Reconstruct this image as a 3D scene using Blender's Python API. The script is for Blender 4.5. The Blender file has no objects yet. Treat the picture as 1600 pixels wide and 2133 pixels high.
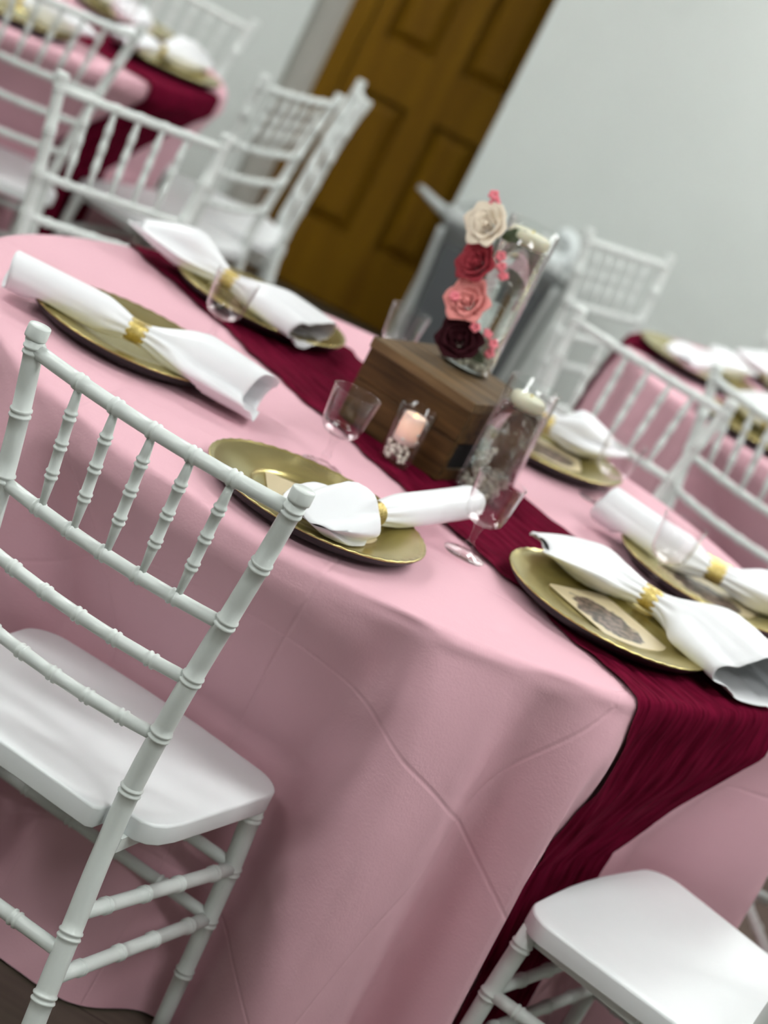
import bpy, math, random
import numpy as np
from mathutils import Vector, Matrix

# ------------------------------------------------------------------ camera, world, exposure
SC = bpy.context.scene
COL = SC.collection
PITCH, ROLL = math.radians(15.631), math.radians(27.324)
CAM = Vector((0.0179, -3.4791, 1.6319))
fw = Vector((0, math.cos(PITCH), -math.sin(PITCH)))
r0 = Vector((1, 0, 0)); u0 = r0.cross(fw)
cr = r0 * math.cos(ROLL) + u0 * math.sin(ROLL)
cu = -r0 * math.sin(ROLL) + u0 * math.cos(ROLL)
cd = bpy.data.cameras.new('camera'); cam = bpy.data.objects.new('camera', cd); COL.objects.link(cam)
M = Matrix.Identity(4)
for i in range(3):
    M[i][0] = cr[i]; M[i][1] = cu[i]; M[i][2] = -fw[i]; M[i][3] = CAM[i]
cam.matrix_world = M
cd.sensor_fit = 'AUTO'; cd.sensor_width = 36.0
cd.lens = 4636.87 / 2133.0 * 36.0
cd.clip_start = 0.05; cd.clip_end = 60
cd.dof.use_dof = True; cd.dof.focus_distance = 2.72; cd.dof.aperture_fstop = 3.5
SC.camera = cam
W = bpy.data.worlds.new('world'); SC.world = W; W.use_nodes = True
W.node_tree.nodes['Background'].inputs[0].default_value = (0.8, 0.86, 0.84, 1)
W.node_tree.nodes['Background'].inputs[1].default_value = 0.15
SC.view_settings.view_transform = 'Standard'; SC.view_settings.look = 'None'
SC.view_settings.exposure = 0.0; SC.view_settings.gamma = 1.0; SC.view_settings.use_curve_mapping = False
SC.cycles.use_light_tree = False; SC.cycles.sample_clamp_indirect = 40.0; SC.cycles.transparent_max_bounces = 24; SC.cycles.max_bounces = 8; SC.cycles.diffuse_bounces = 3; SC.cycles.glossy_bounces = 3; SC.cycles.transmission_bounces = 8
LAMP = 29.0            # strength of the ceiling diffusers

RNG = np.random.RandomState(7)
random.seed(5)
PI = math.pi

# ------------------------------------------------------------------ materials
def new_mat(name):
    m = bpy.data.materials.new(name); m.use_nodes = True
    nt = m.node_tree; b = nt.nodes['Principled BSDF']
    return m, nt, b
def setp(b, **k):
    names = dict(color='Base Color', rough='Roughness', metal='Metallic', spec='Specular IOR Level', sheen='Sheen Weight',
                 coat='Coat Weight', trans='Transmission Weight', ior='IOR', sss='Subsurface Weight')
    for a, v in k.items():
        s = b.inputs[names[a]]
        s.default_value = (*v, 1) if a == 'color' else v
def node(nt, t, **k):
    n = nt.nodes.new(t)
    for a, v in k.items(): setattr(n, a, v)
    return n
def noise_bump(nt, b, scale, strength, dist=0.001, coord='Object', detail=3, vec=None):
    tc = node(nt, 'ShaderNodeTexCoord'); n = node(nt, 'ShaderNodeTexNoise'); bp = node(nt, 'ShaderNodeBump')
    n.inputs['Scale'].default_value = scale; n.inputs['Detail'].default_value = detail
    if vec is not None:
        mp = node(nt, 'ShaderNodeMapping'); mp.inputs['Scale'].default_value = vec
        nt.links.new(tc.outputs[coord], mp.inputs[0]); nt.links.new(mp.outputs[0], n.inputs['Vector'])
    else:
        nt.links.new(tc.outputs[coord], n.inputs['Vector'])
    bp.inputs['Strength'].default_value = strength; bp.inputs['Distance'].default_value = dist
    nt.links.new(n.outputs['Fac'], bp.inputs['Height']); nt.links.new(bp.outputs[0], b.inputs['Normal'])
    return tc, n, bp
def noise_color(nt, b, c1, c2, scale, vec=(1, 1, 1), coord='Object', detail=4, lo=0.35, hi=0.65):
    tc = node(nt, 'ShaderNodeTexCoord'); mp = node(nt, 'ShaderNodeMapping'); n = node(nt, 'ShaderNodeTexNoise')
    r = node(nt, 'ShaderNodeValToRGB'); mp.inputs['Scale'].default_value = vec
    n.inputs['Scale'].default_value = scale; n.inputs['Detail'].default_value = detail
    r.color_ramp.elements[0].position = lo; r.color_ramp.elements[1].position = hi
    r.color_ramp.elements[0].color = (*c1, 1); r.color_ramp.elements[1].color = (*c2, 1)
    nt.links.new(tc.outputs[coord], mp.inputs[0]); nt.links.new(mp.outputs[0], n.inputs['Vector'])
    nt.links.new(n.outputs['Fac'], r.inputs[0]); nt.links.new(r.outputs[0], b.inputs['Base Color'])
    return r

MAT = {}
def simple(name, color, rough=0.5, metal=0.0, bump=None, var=None, **k):
    m, nt, b = new_mat(name); setp(b, color=color, rough=rough, metal=metal, **k)
    if var: noise_color(nt, b, tuple(c * var[1] for c in color), color, var[0])
    if bump: noise_bump(nt, b, *bump)
    MAT[name] = m; return m

simple('wall_paint', (0.675, 0.72, 0.685), 0.7, bump=(180, 0.15, 0.002), var=(3, 0.97))
simple('alcove_shade_paint', (0.64, 0.63, 0.575), 0.75, bump=(180, 0.15, 0.002), var=(3, 0.97))  # wall paint with the recess shade put into its beige tone
simple('ceiling_paint', (0.82, 0.83, 0.81), 0.9, bump=(90, 0.3, 0.003))
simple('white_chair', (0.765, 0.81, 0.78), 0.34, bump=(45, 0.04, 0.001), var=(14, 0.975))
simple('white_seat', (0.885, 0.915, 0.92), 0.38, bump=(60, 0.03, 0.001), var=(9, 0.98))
simple('black_plastic_shade', (0.012, 0.012, 0.013), 0.5)
simple('hole_shade', (0.006, 0.006, 0.006), 0.9, bump=(100, 0.2, 0.001))
simple('napkin_white', (0.86, 0.87, 0.89), 0.42, bump=(500, 0.05, 0.0004), sheen=0.25)
simple('pearl', (0.93, 0.91, 0.80), 0.22, coat=0.3)
simple('wax_ivory', (0.83, 0.80, 0.62), 0.45, sss=0.1)
simple('wick', (0.9, 0.75, 0.2), 0.6)
simple('stem_green', (0.05, 0.075, 0.03), 0.6, bump=(90, 0.2, 0.001))
simple('rose_burgundy', (0.028, 0.0018, 0.005), 0.75, bump=(220, 0.15, 0.0006), spec=0.15)
simple('rose_pink', (0.80, 0.30, 0.28), 0.7, bump=(220, 0.15, 0.0006), spec=0.2)
simple('rose_red', (0.33, 0.035, 0.050), 0.7, bump=(220, 0.15, 0.0006), spec=0.2)
simple('rose_ivory', (0.90, 0.79, 0.64), 0.7, bump=(220, 0.15, 0.0006), spec=0.2)
simple('blossom_pink', (0.85, 0.22, 0.27), 0.6)
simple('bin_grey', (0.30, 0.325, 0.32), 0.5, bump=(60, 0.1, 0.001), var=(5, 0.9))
simple('bin_shade', (0.095, 0.105, 0.11), 0.55, bump=(60, 0.1, 0.001))
simple('bin_pale', (0.46, 0.49, 0.475), 0.4, var=(6, 0.95))
simple('liner_white', (0.72, 0.78, 0.77), 0.3, bump=(30, 0.5, 0.004))
simple('light_frame', (0.8, 0.8, 0.8), 0.4)
simple('steel', (0.5, 0.5, 0.5), 0.3, 1.0)
simple('table_ply', (0.35, 0.26, 0.17), 0.6, bump=(40, 0.1, 0.001))

# gold charger
m, nt, b = new_mat('gold_plate'); setp(b, color=(0.50, 0.43, 0.20), rough=0.24, metal=0.85)
noise_color(nt, b, (0.44, 0.365, 0.125), (0.58, 0.50, 0.215), 9, lo=0.3, hi=0.7); noise_bump(nt, b, 14, 0.05, 0.004); MAT['gold_plate'] = m
# glitter ring
m, nt, b = new_mat('gold_glitter'); setp(b, rough=0.3, metal=0.9)
tc = node(nt, 'ShaderNodeTexCoord'); v = node(nt, 'ShaderNodeTexVoronoi'); v.inputs['Scale'].default_value = 420
nt.links.new(tc.outputs['Object'], v.inputs['Vector'])
rp = node(nt, 'ShaderNodeValToRGB'); rp.color_ramp.elements[0].color = (0.40, 0.28, 0.05, 1); rp.color_ramp.elements[1].color = (0.85, 0.70, 0.30, 1)
nt.links.new(v.outputs['Color'], rp.inputs[0]); nt.links.new(rp.outputs[0], b.inputs['Base Color'])
bp = node(nt, 'ShaderNodeBump'); bp.inputs['Strength'].default_value = 0.8; bp.inputs['Distance'].default_value = 0.001
nt.links.new(v.outputs['Distance'], bp.inputs['Height']); nt.links.new(bp.outputs[0], b.inputs['Normal']); MAT['gold_glitter'] = m

# pink polyester cloth: weave, ironing creases laid out on the flat cloth (UV = flat position in metres)
m, nt, b = new_mat('pink_cloth'); setp(b, color=(0.765, 0.445, 0.51), rough=0.8, sheen=0.06, spec=0.2)
uv = node(nt, 'ShaderNodeUVMap'); uv.uv_map = 'flat'
nz = node(nt, 'ShaderNodeTexNoise'); nz.inputs['Scale'].default_value = 260; nz.inputs['Detail'].default_value = 3
nt.links.new(uv.outputs[0], nz.inputs['Vector'])
nl = node(nt, 'ShaderNodeTexNoise'); nl.inputs['Scale'].default_value = 9; nl.inputs['Detail'].default_value = 5
nt.links.new(uv.outputs[0], nl.inputs['Vector'])
def crease(axis_scale, rot, width):
    mp = node(nt, 'ShaderNodeMapping'); mp.inputs['Rotation'].default_value = (0, 0, rot); mp.inputs['Location'].default_value = (-0.064, 0.032, 0)
    nt.links.new(uv.outputs[0], mp.inputs[0])
    sx = node(nt, 'ShaderNodeSeparateXYZ'); nt.links.new(mp.outputs[0], sx.inputs[0])
    outs = []
    for o in (0, 1):
        a = node(nt, 'ShaderNodeMath', operation='MULTIPLY'); a.inputs[1].default_value = axis_scale; nt.links.new(sx.outputs[o], a.inputs[0])
        pp = node(nt, 'ShaderNodeMath', operation='PINGPONG'); pp.inputs[1].default_value = 0.5; nt.links.new(a.outputs[0], pp.inputs[0])
        mr = node(nt, 'ShaderNodeMapRange', interpolation_type='SMOOTHSTEP'); mr.inputs[1].default_value = 0; mr.inputs[2].default_value = width
        mr.inputs[3].default_value = 1; mr.inputs[4].default_value = 0; nt.links.new(pp.outputs[0], mr.inputs[0]); outs.append(mr)
    s = node(nt, 'ShaderNodeMath', operation='MAXIMUM'); nt.links.new(outs[0].outputs[0], s.inputs[0]); nt.links.new(outs[1].outputs[0], s.inputs[1])
    return s
cs = crease(2.4, 0.105, 0.013)
ad = node(nt, 'ShaderNodeMath', operation='MULTIPLY_ADD'); ad.inputs[1].default_value = 0.95; nt.links.new(cs.outputs[0], ad.inputs[0])
a2 = node(nt, 'ShaderNodeMath', operation='MULTIPLY'); a2.inputs[1].default_value = 0.35; nt.links.new(nz.outputs['Fac'], a2.inputs[0])
a3 = node(nt, 'ShaderNodeMath', operation='MULTIPLY_ADD'); a3.inputs[1].default_value = 3.0; nt.links.new(nl.outputs['Fac'], a3.inputs[0]); nt.links.new(a2.outputs[0], a3.inputs[2])
nt.links.new(a3.outputs[0], ad.inputs[2])
bp = node(nt, 'ShaderNodeBump'); bp.inputs['Strength'].default_value = 0.5; bp.inputs['Distance'].default_value = 0.0018
nt.links.new(ad.outputs[0], bp.inputs['Height']); nt.links.new(bp.outputs[0], b.inputs['Normal'])
MAT['pink_cloth'] = m

# burgundy gauze runner
m, nt, b = new_mat('burgundy_gauze'); setp(b, color=(0.115, 0.007, 0.022), rough=0.9, spec=0.02)
uv = node(nt, 'ShaderNodeUVMap'); uv.uv_map = 'flat'
mp = node(nt, 'ShaderNodeMapping'); mp.inputs['Scale'].default_value = (140, 15, 1); nt.links.new(uv.outputs[0], mp.inputs[0])
n1 = node(nt, 'ShaderNodeTexNoise'); n1.inputs['Scale'].default_value = 1; n1.inputs['Detail'].default_value = 4; nt.links.new(mp.outputs[0], n1.inputs['Vector'])
rp = node(nt, 'ShaderNodeValToRGB'); rp.color_ramp.elements[0].position = 0.3; rp.color_ramp.elements[1].position = 0.72
rp.color_ramp.elements[0].color = (0.070, 0.0022, 0.011, 1); rp.color_ramp.elements[1].color = (0.175, 0.007, 0.031, 1)
nt.links.new(n1.outputs['Fac'], rp.inputs[0]); nt.links.new(rp.outputs[0], b.inputs['Base Color'])
bp = node(nt, 'ShaderNodeBump'); bp.inputs['Strength'].default_value = 0.7; bp.inputs['Distance'].default_value = 0.003
nt.links.new(n1.outputs['Fac'], bp.inputs['Height']); nt.links.new(bp.outputs[0], b.inputs['Normal']); MAT['burgundy_gauze'] = m

# door timber / crate timber / floor
def wood(name, c1, c2, vec, scale, rough, spec=0.5):
    m, nt, b = new_mat(name); setp(b, rough=rough, spec=spec)
    r = noise_color(nt, b, c1, c2, scale, vec, detail=6, lo=0.3, hi=0.7)
    noise_bump(nt, b, scale, 0.18, 0.001, vec=vec, detail=6)
    MAT[name] = m; return m, nt, b
wood('door_wood', (0.125, 0.058, 0.0018), (0.175, 0.088, 0.003), (6, 6, 0.7), 3, 0.55, 0.12)
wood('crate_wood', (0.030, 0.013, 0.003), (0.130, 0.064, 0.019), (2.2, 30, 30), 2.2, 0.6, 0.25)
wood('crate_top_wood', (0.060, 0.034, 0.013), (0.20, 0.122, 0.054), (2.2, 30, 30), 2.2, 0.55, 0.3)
m, nt, b = new_mat('floor_vinyl'); setp(b, rough=0.42)
tc = node(nt, 'ShaderNodeTexCoord'); mp = node(nt, 'ShaderNodeMapping'); mp.inputs['Rotation'].default_value = (0, 0, 0.12)
nt.links.new(tc.outputs['Object'], mp.inputs[0])
br = node(nt, 'ShaderNodeTexBrick'); br.inputs['Scale'].default_value = 1.0; br.inputs['Brick Width'].default_value = 1.2; br.inputs['Row Height'].default_value = 0.17
br.inputs['Mortar Size'].default_value = 0.0016; br.inputs['Color1'].default_value = (0.10, 0.078, 0.055, 1); br.inputs['Color2'].default_value = (0.14, 0.115, 0.085, 1)
br.inputs['Mortar'].default_value = (0.03, 0.024, 0.018, 1); nt.links.new(mp.outputs[0], br.inputs['Vector'])
mp2 = node(nt, 'ShaderNodeMapping'); mp2.inputs['Scale'].default_value = (3, 45, 1); nt.links.new(mp.outputs[0], mp2.inputs[0])
n1 = node(nt, 'ShaderNodeTexNoise'); n1.inputs['Scale'].default_value = 1.0; n1.inputs['Detail'].default_value = 6; nt.links.new(mp2.outputs[0], n1.inputs['Vector'])
mx = node(nt, 'ShaderNodeMix', data_type='RGBA', blend_type='MULTIPLY'); mx.inputs[0].default_value = 0.65
r2 = node(nt, 'ShaderNodeValToRGB'); r2.color_ramp.elements[0].position = 0.3; r2.color_ramp.elements[0].color = (0.5, 0.5, 0.5, 1); r2.color_ramp.elements[1].position = 0.7
nt.links.new(n1.outputs['Fac'], r2.inputs[0]); nt.links.new(br.outputs['Color'], mx.inputs[6]); nt.links.new(r2.outputs[0], mx.inputs[7]); nt.links.new(mx.outputs[2], b.inputs['Base Color'])
MAT['floor_vinyl'] = m

# thin clear plastic / glass walls: clear with a fresnel reflection
def thin_glass(name, tint, ior, rough=0.02):
    m = bpy.data.materials.new(name); m.use_nodes = True; nt = m.node_tree; nt.nodes.clear()
    out = node(nt, 'ShaderNodeOutputMaterial'); mix = node(nt, 'ShaderNodeMixShader'); lw = node(nt, 'ShaderNodeLayerWeight'); lw.inputs[0].default_value = 0.5
    pw = node(nt, 'ShaderNodeMath', operation='POWER'); pw.inputs[1].default_value = 3.5; nt.links.new(lw.outputs['Facing'], pw.inputs[0])
    fr = node(nt, 'ShaderNodeMath', operation='MULTIPLY_ADD', use_clamp=True); fr.inputs[1].default_value = 0.95; fr.inputs[2].default_value = (ior - 1) ** 2 / (ior + 1) ** 2 * 0.8; nt.links.new(pw.outputs[0], fr.inputs[0])
    tr = node(nt, 'ShaderNodeBsdfTransparent'); tr.inputs[0].default_value = (*tint, 1)
    gl = node(nt, 'ShaderNodeBsdfGlossy'); gl.inputs['Roughness'].default_value = rough; gl.inputs[0].default_value = (0.95, 0.95, 0.95, 1)
    nt.links.new(fr.outputs[0], mix.inputs[0]); nt.links.new(tr.outputs[0], mix.inputs[1]); nt.links.new(gl.outputs[0], mix.inputs[2]); nt.links.new(mix.outputs[0], out.inputs[0])
    MAT[name] = m
thin_glass('clear_plastic', (0.985, 0.978, 0.98), 1.45)
thin_glass('clear_glass', (0.975, 0.985, 0.98), 1.5)
m = bpy.data.materials.new('water'); m.use_nodes = True; nt = m.node_tree; nt.nodes.clear()
out = node(nt, 'ShaderNodeOutputMaterial'); g = node(nt, 'ShaderNodeBsdfGlass'); g.inputs['IOR'].default_value = 1.33; g.inputs['Roughness'].default_value = 0.0
g.inputs[0].default_value = (0.96, 0.98, 0.97, 1); wt = node(nt, 'ShaderNodeBsdfTransparent'); wm = node(nt, 'ShaderNodeMixShader'); wm.inputs[0].default_value = 0.35
nt.links.new(g.outputs[0], wm.inputs[1]); nt.links.new(wt.outputs[0], wm.inputs[2]); nt.links.new(wm.outputs[0], out.inputs[0]); MAT['water'] = m
# emitters: ceiling diffusers and the battery candle
m, nt, b = new_mat('lamp_diffuser'); setp(b, color=(0.9, 0.9, 0.9)); b.inputs['Emission Color'].default_value = (0.97, 1.0, 0.985, 1); b.inputs['Emission Strength'].default_value = LAMP; MAT['lamp_diffuser'] = m
m, nt, b = new_mat('led_candle'); setp(b, color=(0.9, 0.78, 0.68), rough=0.5)
tc = node(nt, 'ShaderNodeTexCoord'); gr = node(nt, 'ShaderNodeTexGradient', gradient_type='SPHERICAL'); mp = node(nt, 'ShaderNodeMapping')
mp.inputs['Location'].default_value = (0, 0, -0.028 * 34); mp.inputs['Scale'].default_value = (34, 34, 34)
nt.links.new(tc.outputs['Object'], mp.inputs[0]); nt.links.new(mp.outputs[0], gr.inputs[0])
mu = node(nt, 'ShaderNodeMath', operation='MULTIPLY'); mu.inputs[1].default_value = 1.1; nt.links.new(gr.outputs['Fac'], mu.inputs[0])
b.inputs['Emission Color'].default_value = (1.0, 0.42, 0.20, 1); nt.links.new(mu.outputs[0], b.inputs['Emission Strength']); MAT['led_candle'] = m
m, nt, b = new_mat('led_flame'); setp(b, color=(1, 0.8, 0.5)); b.inputs['Emission Color'].default_value = (1, 0.62, 0.25, 1); b.inputs['Emission Strength'].default_value = 1.6; MAT['led_flame'] = m

# printed card: cream stock with a mottled dark print and a pale fleck border (local x,y in card units)
m, nt, b = new_mat('printed_card'); setp(b, rough=0.3)
tc = node(nt, 'ShaderNodeTexCoord'); n1 = node(nt, 'ShaderNodeTexNoise'); n1.inputs['Scale'].default_value = 38; n1.inputs['Detail'].default_value = 6
nt.links.new(tc.outputs['Object'], n1.inputs['Vector'])
sx = node(nt, 'ShaderNodeSeparateXYZ'); nt.links.new(tc.outputs['Object'], sx.inputs[0])
mp = node(nt, 'ShaderNodeMapping'); mp.inputs['Scale'].default_value = (13.5, 21, 1); mp.inputs['Location'].default_value = (-0.05, 0.25, 0); nt.links.new(tc.outputs['Object'], mp.inputs[0])
ln = node(nt, 'ShaderNodeVectorMath', operation='LENGTH'); nt.links.new(mp.outputs[0], ln.inputs[0])
a1 = node(nt, 'ShaderNodeMath', operation='MULTIPLY_ADD'); a1.inputs[1].default_value = 0.9; nt.links.new(n1.outputs['Fac'], a1.inputs[0]); nt.links.new(ln.outputs[1], a1.inputs[2])
mask = node(nt, 'ShaderNodeMapRange'); mask.inputs[1].default_value = 1.28; mask.inputs[2].default_value = 1.38; mask.inputs[3].default_value = 1; mask.inputs[4].default_value = 0; nt.links.new(a1.outputs[0], mask.inputs[0])
n2 = node(nt, 'ShaderNodeTexNoise'); n2.inputs['Scale'].default_value = 75; n2.inputs['Detail'].default_value = 5; nt.links.new(tc.outputs['Object'], n2.inputs['Vector'])
rp = node(nt, 'ShaderNodeValToRGB'); rp.color_ramp.elements[0].position = 0.42; rp.color_ramp.elements[0].color = (0.022, 0.016, 0.014, 1)
rp.color_ramp.elements[1].position = 0.68; rp.color_ramp.elements[1].color = (0.30, 0.20, 0.16, 1); nt.links.new(n2.outputs['Fac'], rp.inputs[0])
mx = node(nt, 'ShaderNodeMix', data_type='RGBA'); mx.inputs[6].default_value = (0.62, 0.52, 0.33, 1)
nt.links.new(mask.outputs[0], mx.inputs[0]); nt.links.new(rp.outputs[0], mx.inputs[7]); nt.links.new(mx.outputs[2], b.inputs['Base Color']); MAT['printed_card'] = m

# ------------------------------------------------------------------ mesh helpers
def mesh(name, V, F, mat, smooth=True, uv=None):
    me = bpy.data.meshes.new(name)
    me.from_pydata([tuple(map(float, v)) for v in V], [], F)
    if mat: me.materials.append(MAT[mat])
    if smooth: me.polygons.foreach_set('use_smooth', [True] * len(me.polygons))
    if uv is not None:
        l = me.uv_layers.new(name='flat'); idx = np.zeros(len(me.loops), int); me.loops.foreach_get('vertex_index', idx)
        l.data.foreach_set('uv', np.asarray(uv, float)[idx].ravel())
    me.update(); return me
def obj(name, me, parent=None, loc=None, rotz=None, label=None, cat=None, group=None, kind=None):
    o = bpy.data.objects.new(name, me); COL.objects.link(o)
    if parent is not None: o.parent = parent
    if loc is not None: o.location = loc
    if rotz is not None: o.rotation_euler = (0, 0, rotz)
    if label: o['label'] = label
    if cat: o['category'] = cat
    if group: o['group'] = group
    if kind: o['kind'] = kind
    return o
def copy_tree(o, parent=None):
    c = o.copy(); COL.objects.link(c); c.parent = parent
    for ch in list(o.children): copy_tree(ch, c)
    return c
def grid_faces(nu, nv, close_u=False, off=0):
    F = []
    for i in range(nv - 1):
        for j in range(nu if close_u else nu - 1):
            a = off + i * nu + j; b2 = off + i * nu + (j + 1) % nu
            F.append((a, b2, b2 + nu, a + nu))
    return F
def box_vf(x0, x1, y0, y1, z0, z1, off=0):
    V = [(x, y, z) for z in (z0, z1) for y in (y0, y1) for x in (x0, x1)]
    F = [(0, 2, 3, 1), (4, 5, 7, 6), (0, 1, 5, 4), (2, 6, 7, 3), (0, 4, 6, 2), (1, 3, 7, 5)]
    return V, [tuple(i + off for i in f) for f in F]
def box(name, mat, x0, x1, y0, y1, z0, z1, parent=None, bevel=0.0, **k):
    V, F = box_vf(x0, x1, y0, y1, z0, z1)
    o = obj(name, mesh(name, V, F, mat, smooth=False), parent, **k)
    if bevel:
        md = o.modifiers.new('bevel', 'BEVEL'); md.width = bevel; md.segments = 2; md.limit_method = 'ANGLE'
    return o
def boxes(name, mat, L, parent=None, **k):
    V, F = [], []
    for bx in L:
        v, f = box_vf(*bx, off=len(V)); V += v; F += f
    return obj(name, mesh(name, V, F, mat, smooth=False), parent, **k)
def lathe_vf(prof, seg=40):
    """profile [(r,z)...]; points with r==0 become poles"""
    V, rings = [], []
    for r, z in prof:
        if r < 1e-7: rings.append((len(V), 1)); V.append((0, 0, z))
        else:
            rings.append((len(V), seg))
            V += [(r * math.cos(2 * PI * j / seg), r * math.sin(2 * PI * j / seg), z) for j in range(seg)]
    F = []
    for (a, na), (b2, nb) in zip(rings, rings[1:]):
        for j in range(seg):
            k = (j + 1) % seg
            if na == 1 and nb == 1: continue
            if na == 1: F.append((a, b2 + k, b2 + j))
            elif nb == 1: F.append((a + j, a + k, b2))
            else: F.append((a + j, a + k, b2 + k, b2 + j))
    return V, F
def lathe(name, prof, mat, seg=40): 
    V, F = lathe_vf(prof, seg); return mesh(name, V, F, mat)
def catmull(P, n):
    P = np.asarray(P, float); Q = np.vstack([2 * P[0] - P[1], P, 2 * P[-1] - P[-2]]); out = []
    for i in range(len(P) - 1):
        a, b2, c, d = Q[i:i + 4]
        for t in np.linspace(0, 1, n, endpoint=False):
            out.append(0.5 * ((2 * b2) + (c - a) * t + (2 * a - 5 * b2 + 4 * c - d) * t * t + (-a + 3 * b2 - 3 * c + d) * t ** 3))
    out.append(P[-1]); return np.array(out)
def tube_vf(path, rad, rings=(), seg=14, ring_h=0.0021, ring_w=0.0028, flat=None):
    """swept tube along path with radius function rad(t 0..1) and raised double rings at arc fractions"""
    path = np.asarray(path, float); d = np.r_[0, np.cumsum(np.linalg.norm(np.diff(path, axis=0), axis=1))]; L = d[-1]
    S = set(np.round(np.linspace(0, L, max(6, int(L / 0.03))), 5))
    bumps = []
    for r in rings:
        for o in (-0.0040, 0.0040):
            c = r * L + o; bumps.append(c)
            for q in (-ring_w, -ring_w * 0.5, 0, ring_w * 0.5, ring_w): S.add(round(min(max(c + q, 0), L), 5))
    S = np.array(sorted(S)); P = np.stack([np.interp(S, d, path[:, i]) for i in range(3)], 1)
    T = np.gradient(P, axis=0) if len(P) > 2 else np.repeat((P[1] - P[0])[None], 2, 0)
    T /= np.linalg.norm(T, axis=1)[:, None] + 1e-12
    ref = np.array([0, 0, 1.0]) if abs(T[0][2]) < 0.8 else np.array([0, 1.0, 0]); V = []
    for i, s in enumerate(S):
        r = rad(s / L)
        for c in bumps:
            x = abs(s - c)
            if x < ring_w: r += ring_h * math.sqrt(max(0, 1 - (x / ring_w) ** 2))
        e1 = np.cross(ref, T[i]); e1 /= np.linalg.norm(e1); e2 = np.cross(T[i], e1)
        for j in range(seg):
            a = 2 * PI * j / seg; V.append(P[i] + r * (math.cos(a) * e1 + math.sin(a) * e2))
    n = len(S); F = grid_faces(seg, n, True); F.append(tuple(reversed(range(seg)))); F.append(tuple((n - 1) * seg + j for j in range(seg)))
    return V, F
def tube(name, path, rad, mat, rings=(), seg=14, **k):
    V, F = tube_vf(path, rad if callable(rad) else (lambda t: rad), rings, seg, **k)
    return mesh(name, V, F, mat)
def sphere_vf(r, nu=12, nv=8, sc=(1, 1, 1), c=(0, 0, 0)):
    prof = [(r * math.sin(PI * i / nv), -r * math.cos(PI * i / nv)) for i in range(nv + 1)]
    prof[0] = (0, -r); prof[-1] = (0, r)
    V, F = lathe_vf(prof, nu)
    return [(v[0] * sc[0] + c[0], v[1] * sc[1] + c[1], v[2] * sc[2] + c[2]) for v in V], F
def empty(name, loc=(0, 0, 0), rotz=0, **k):
    o = obj(name, None, None, loc, rotz, **k); o.empty_display_size = 0.1; return o

# ------------------------------------------------------------------ room
FLOOR = box('floor', 'floor_vinyl', -5, 4.5, -6, 5, -0.06, 0, kind='structure', label='dark grey brown wood plank vinyl floor', cat='floor')
box('ceiling', 'ceiling_paint', -5, 4.5, -6, 5, 2.75, 2.85, kind='structure', label='plain white ceiling above the room', cat='ceiling')
box('wall_right', 'wall_paint', 4.5, 4.6, -6, 5, 0, 2.75, kind='structure', label='pale grey side wall on the right', cat='wall')
box('wall_left', 'wall_paint', -5.1, -5, -6, 5, 0, 2.75, kind='structure', label='pale grey side wall on the left', cat='wall')
box('wall_front', 'wall_paint', -5, 4.5, -6.1, -6, 0, 2.75, kind='structure', label='pale grey wall behind the photographer', cat='wall')
box('wall_back', 'wall_paint', -0.252, 4.5, 4.1, 5.0, 0, 2.75, kind='structure', label='pale grey wall to the right of the wooden door', cat='wall')
box('wall_corner', 'wall_paint', -5, -1.012, 4.4, 5.0, 0, 2.75, kind='structure', label='pale grey wall to the left of the door recess', cat='wall')
box('wall_alcove', 'alcove_shade_paint', -1.012, -0.252, 4.50, 5.0, 0, 2.75, kind='structure', label='wall strip in shade, toned beige grey, inside the door recess', cat='wall')
for nm, x0, x1, y0, y1, lab in (('baseboard_right', -0.252, 4.5, 4.086, 4.1, 'pale baseboard along the wall right of the door'), ('baseboard_left', -5, -1.012, 4.386, 4.4, 'pale baseboard along the wall left of the door')):
    box(nm, 'wall_paint', x0, x1, y0, y1, 0, 0.09, kind='structure', label=lab, cat='baseboard')

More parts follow.
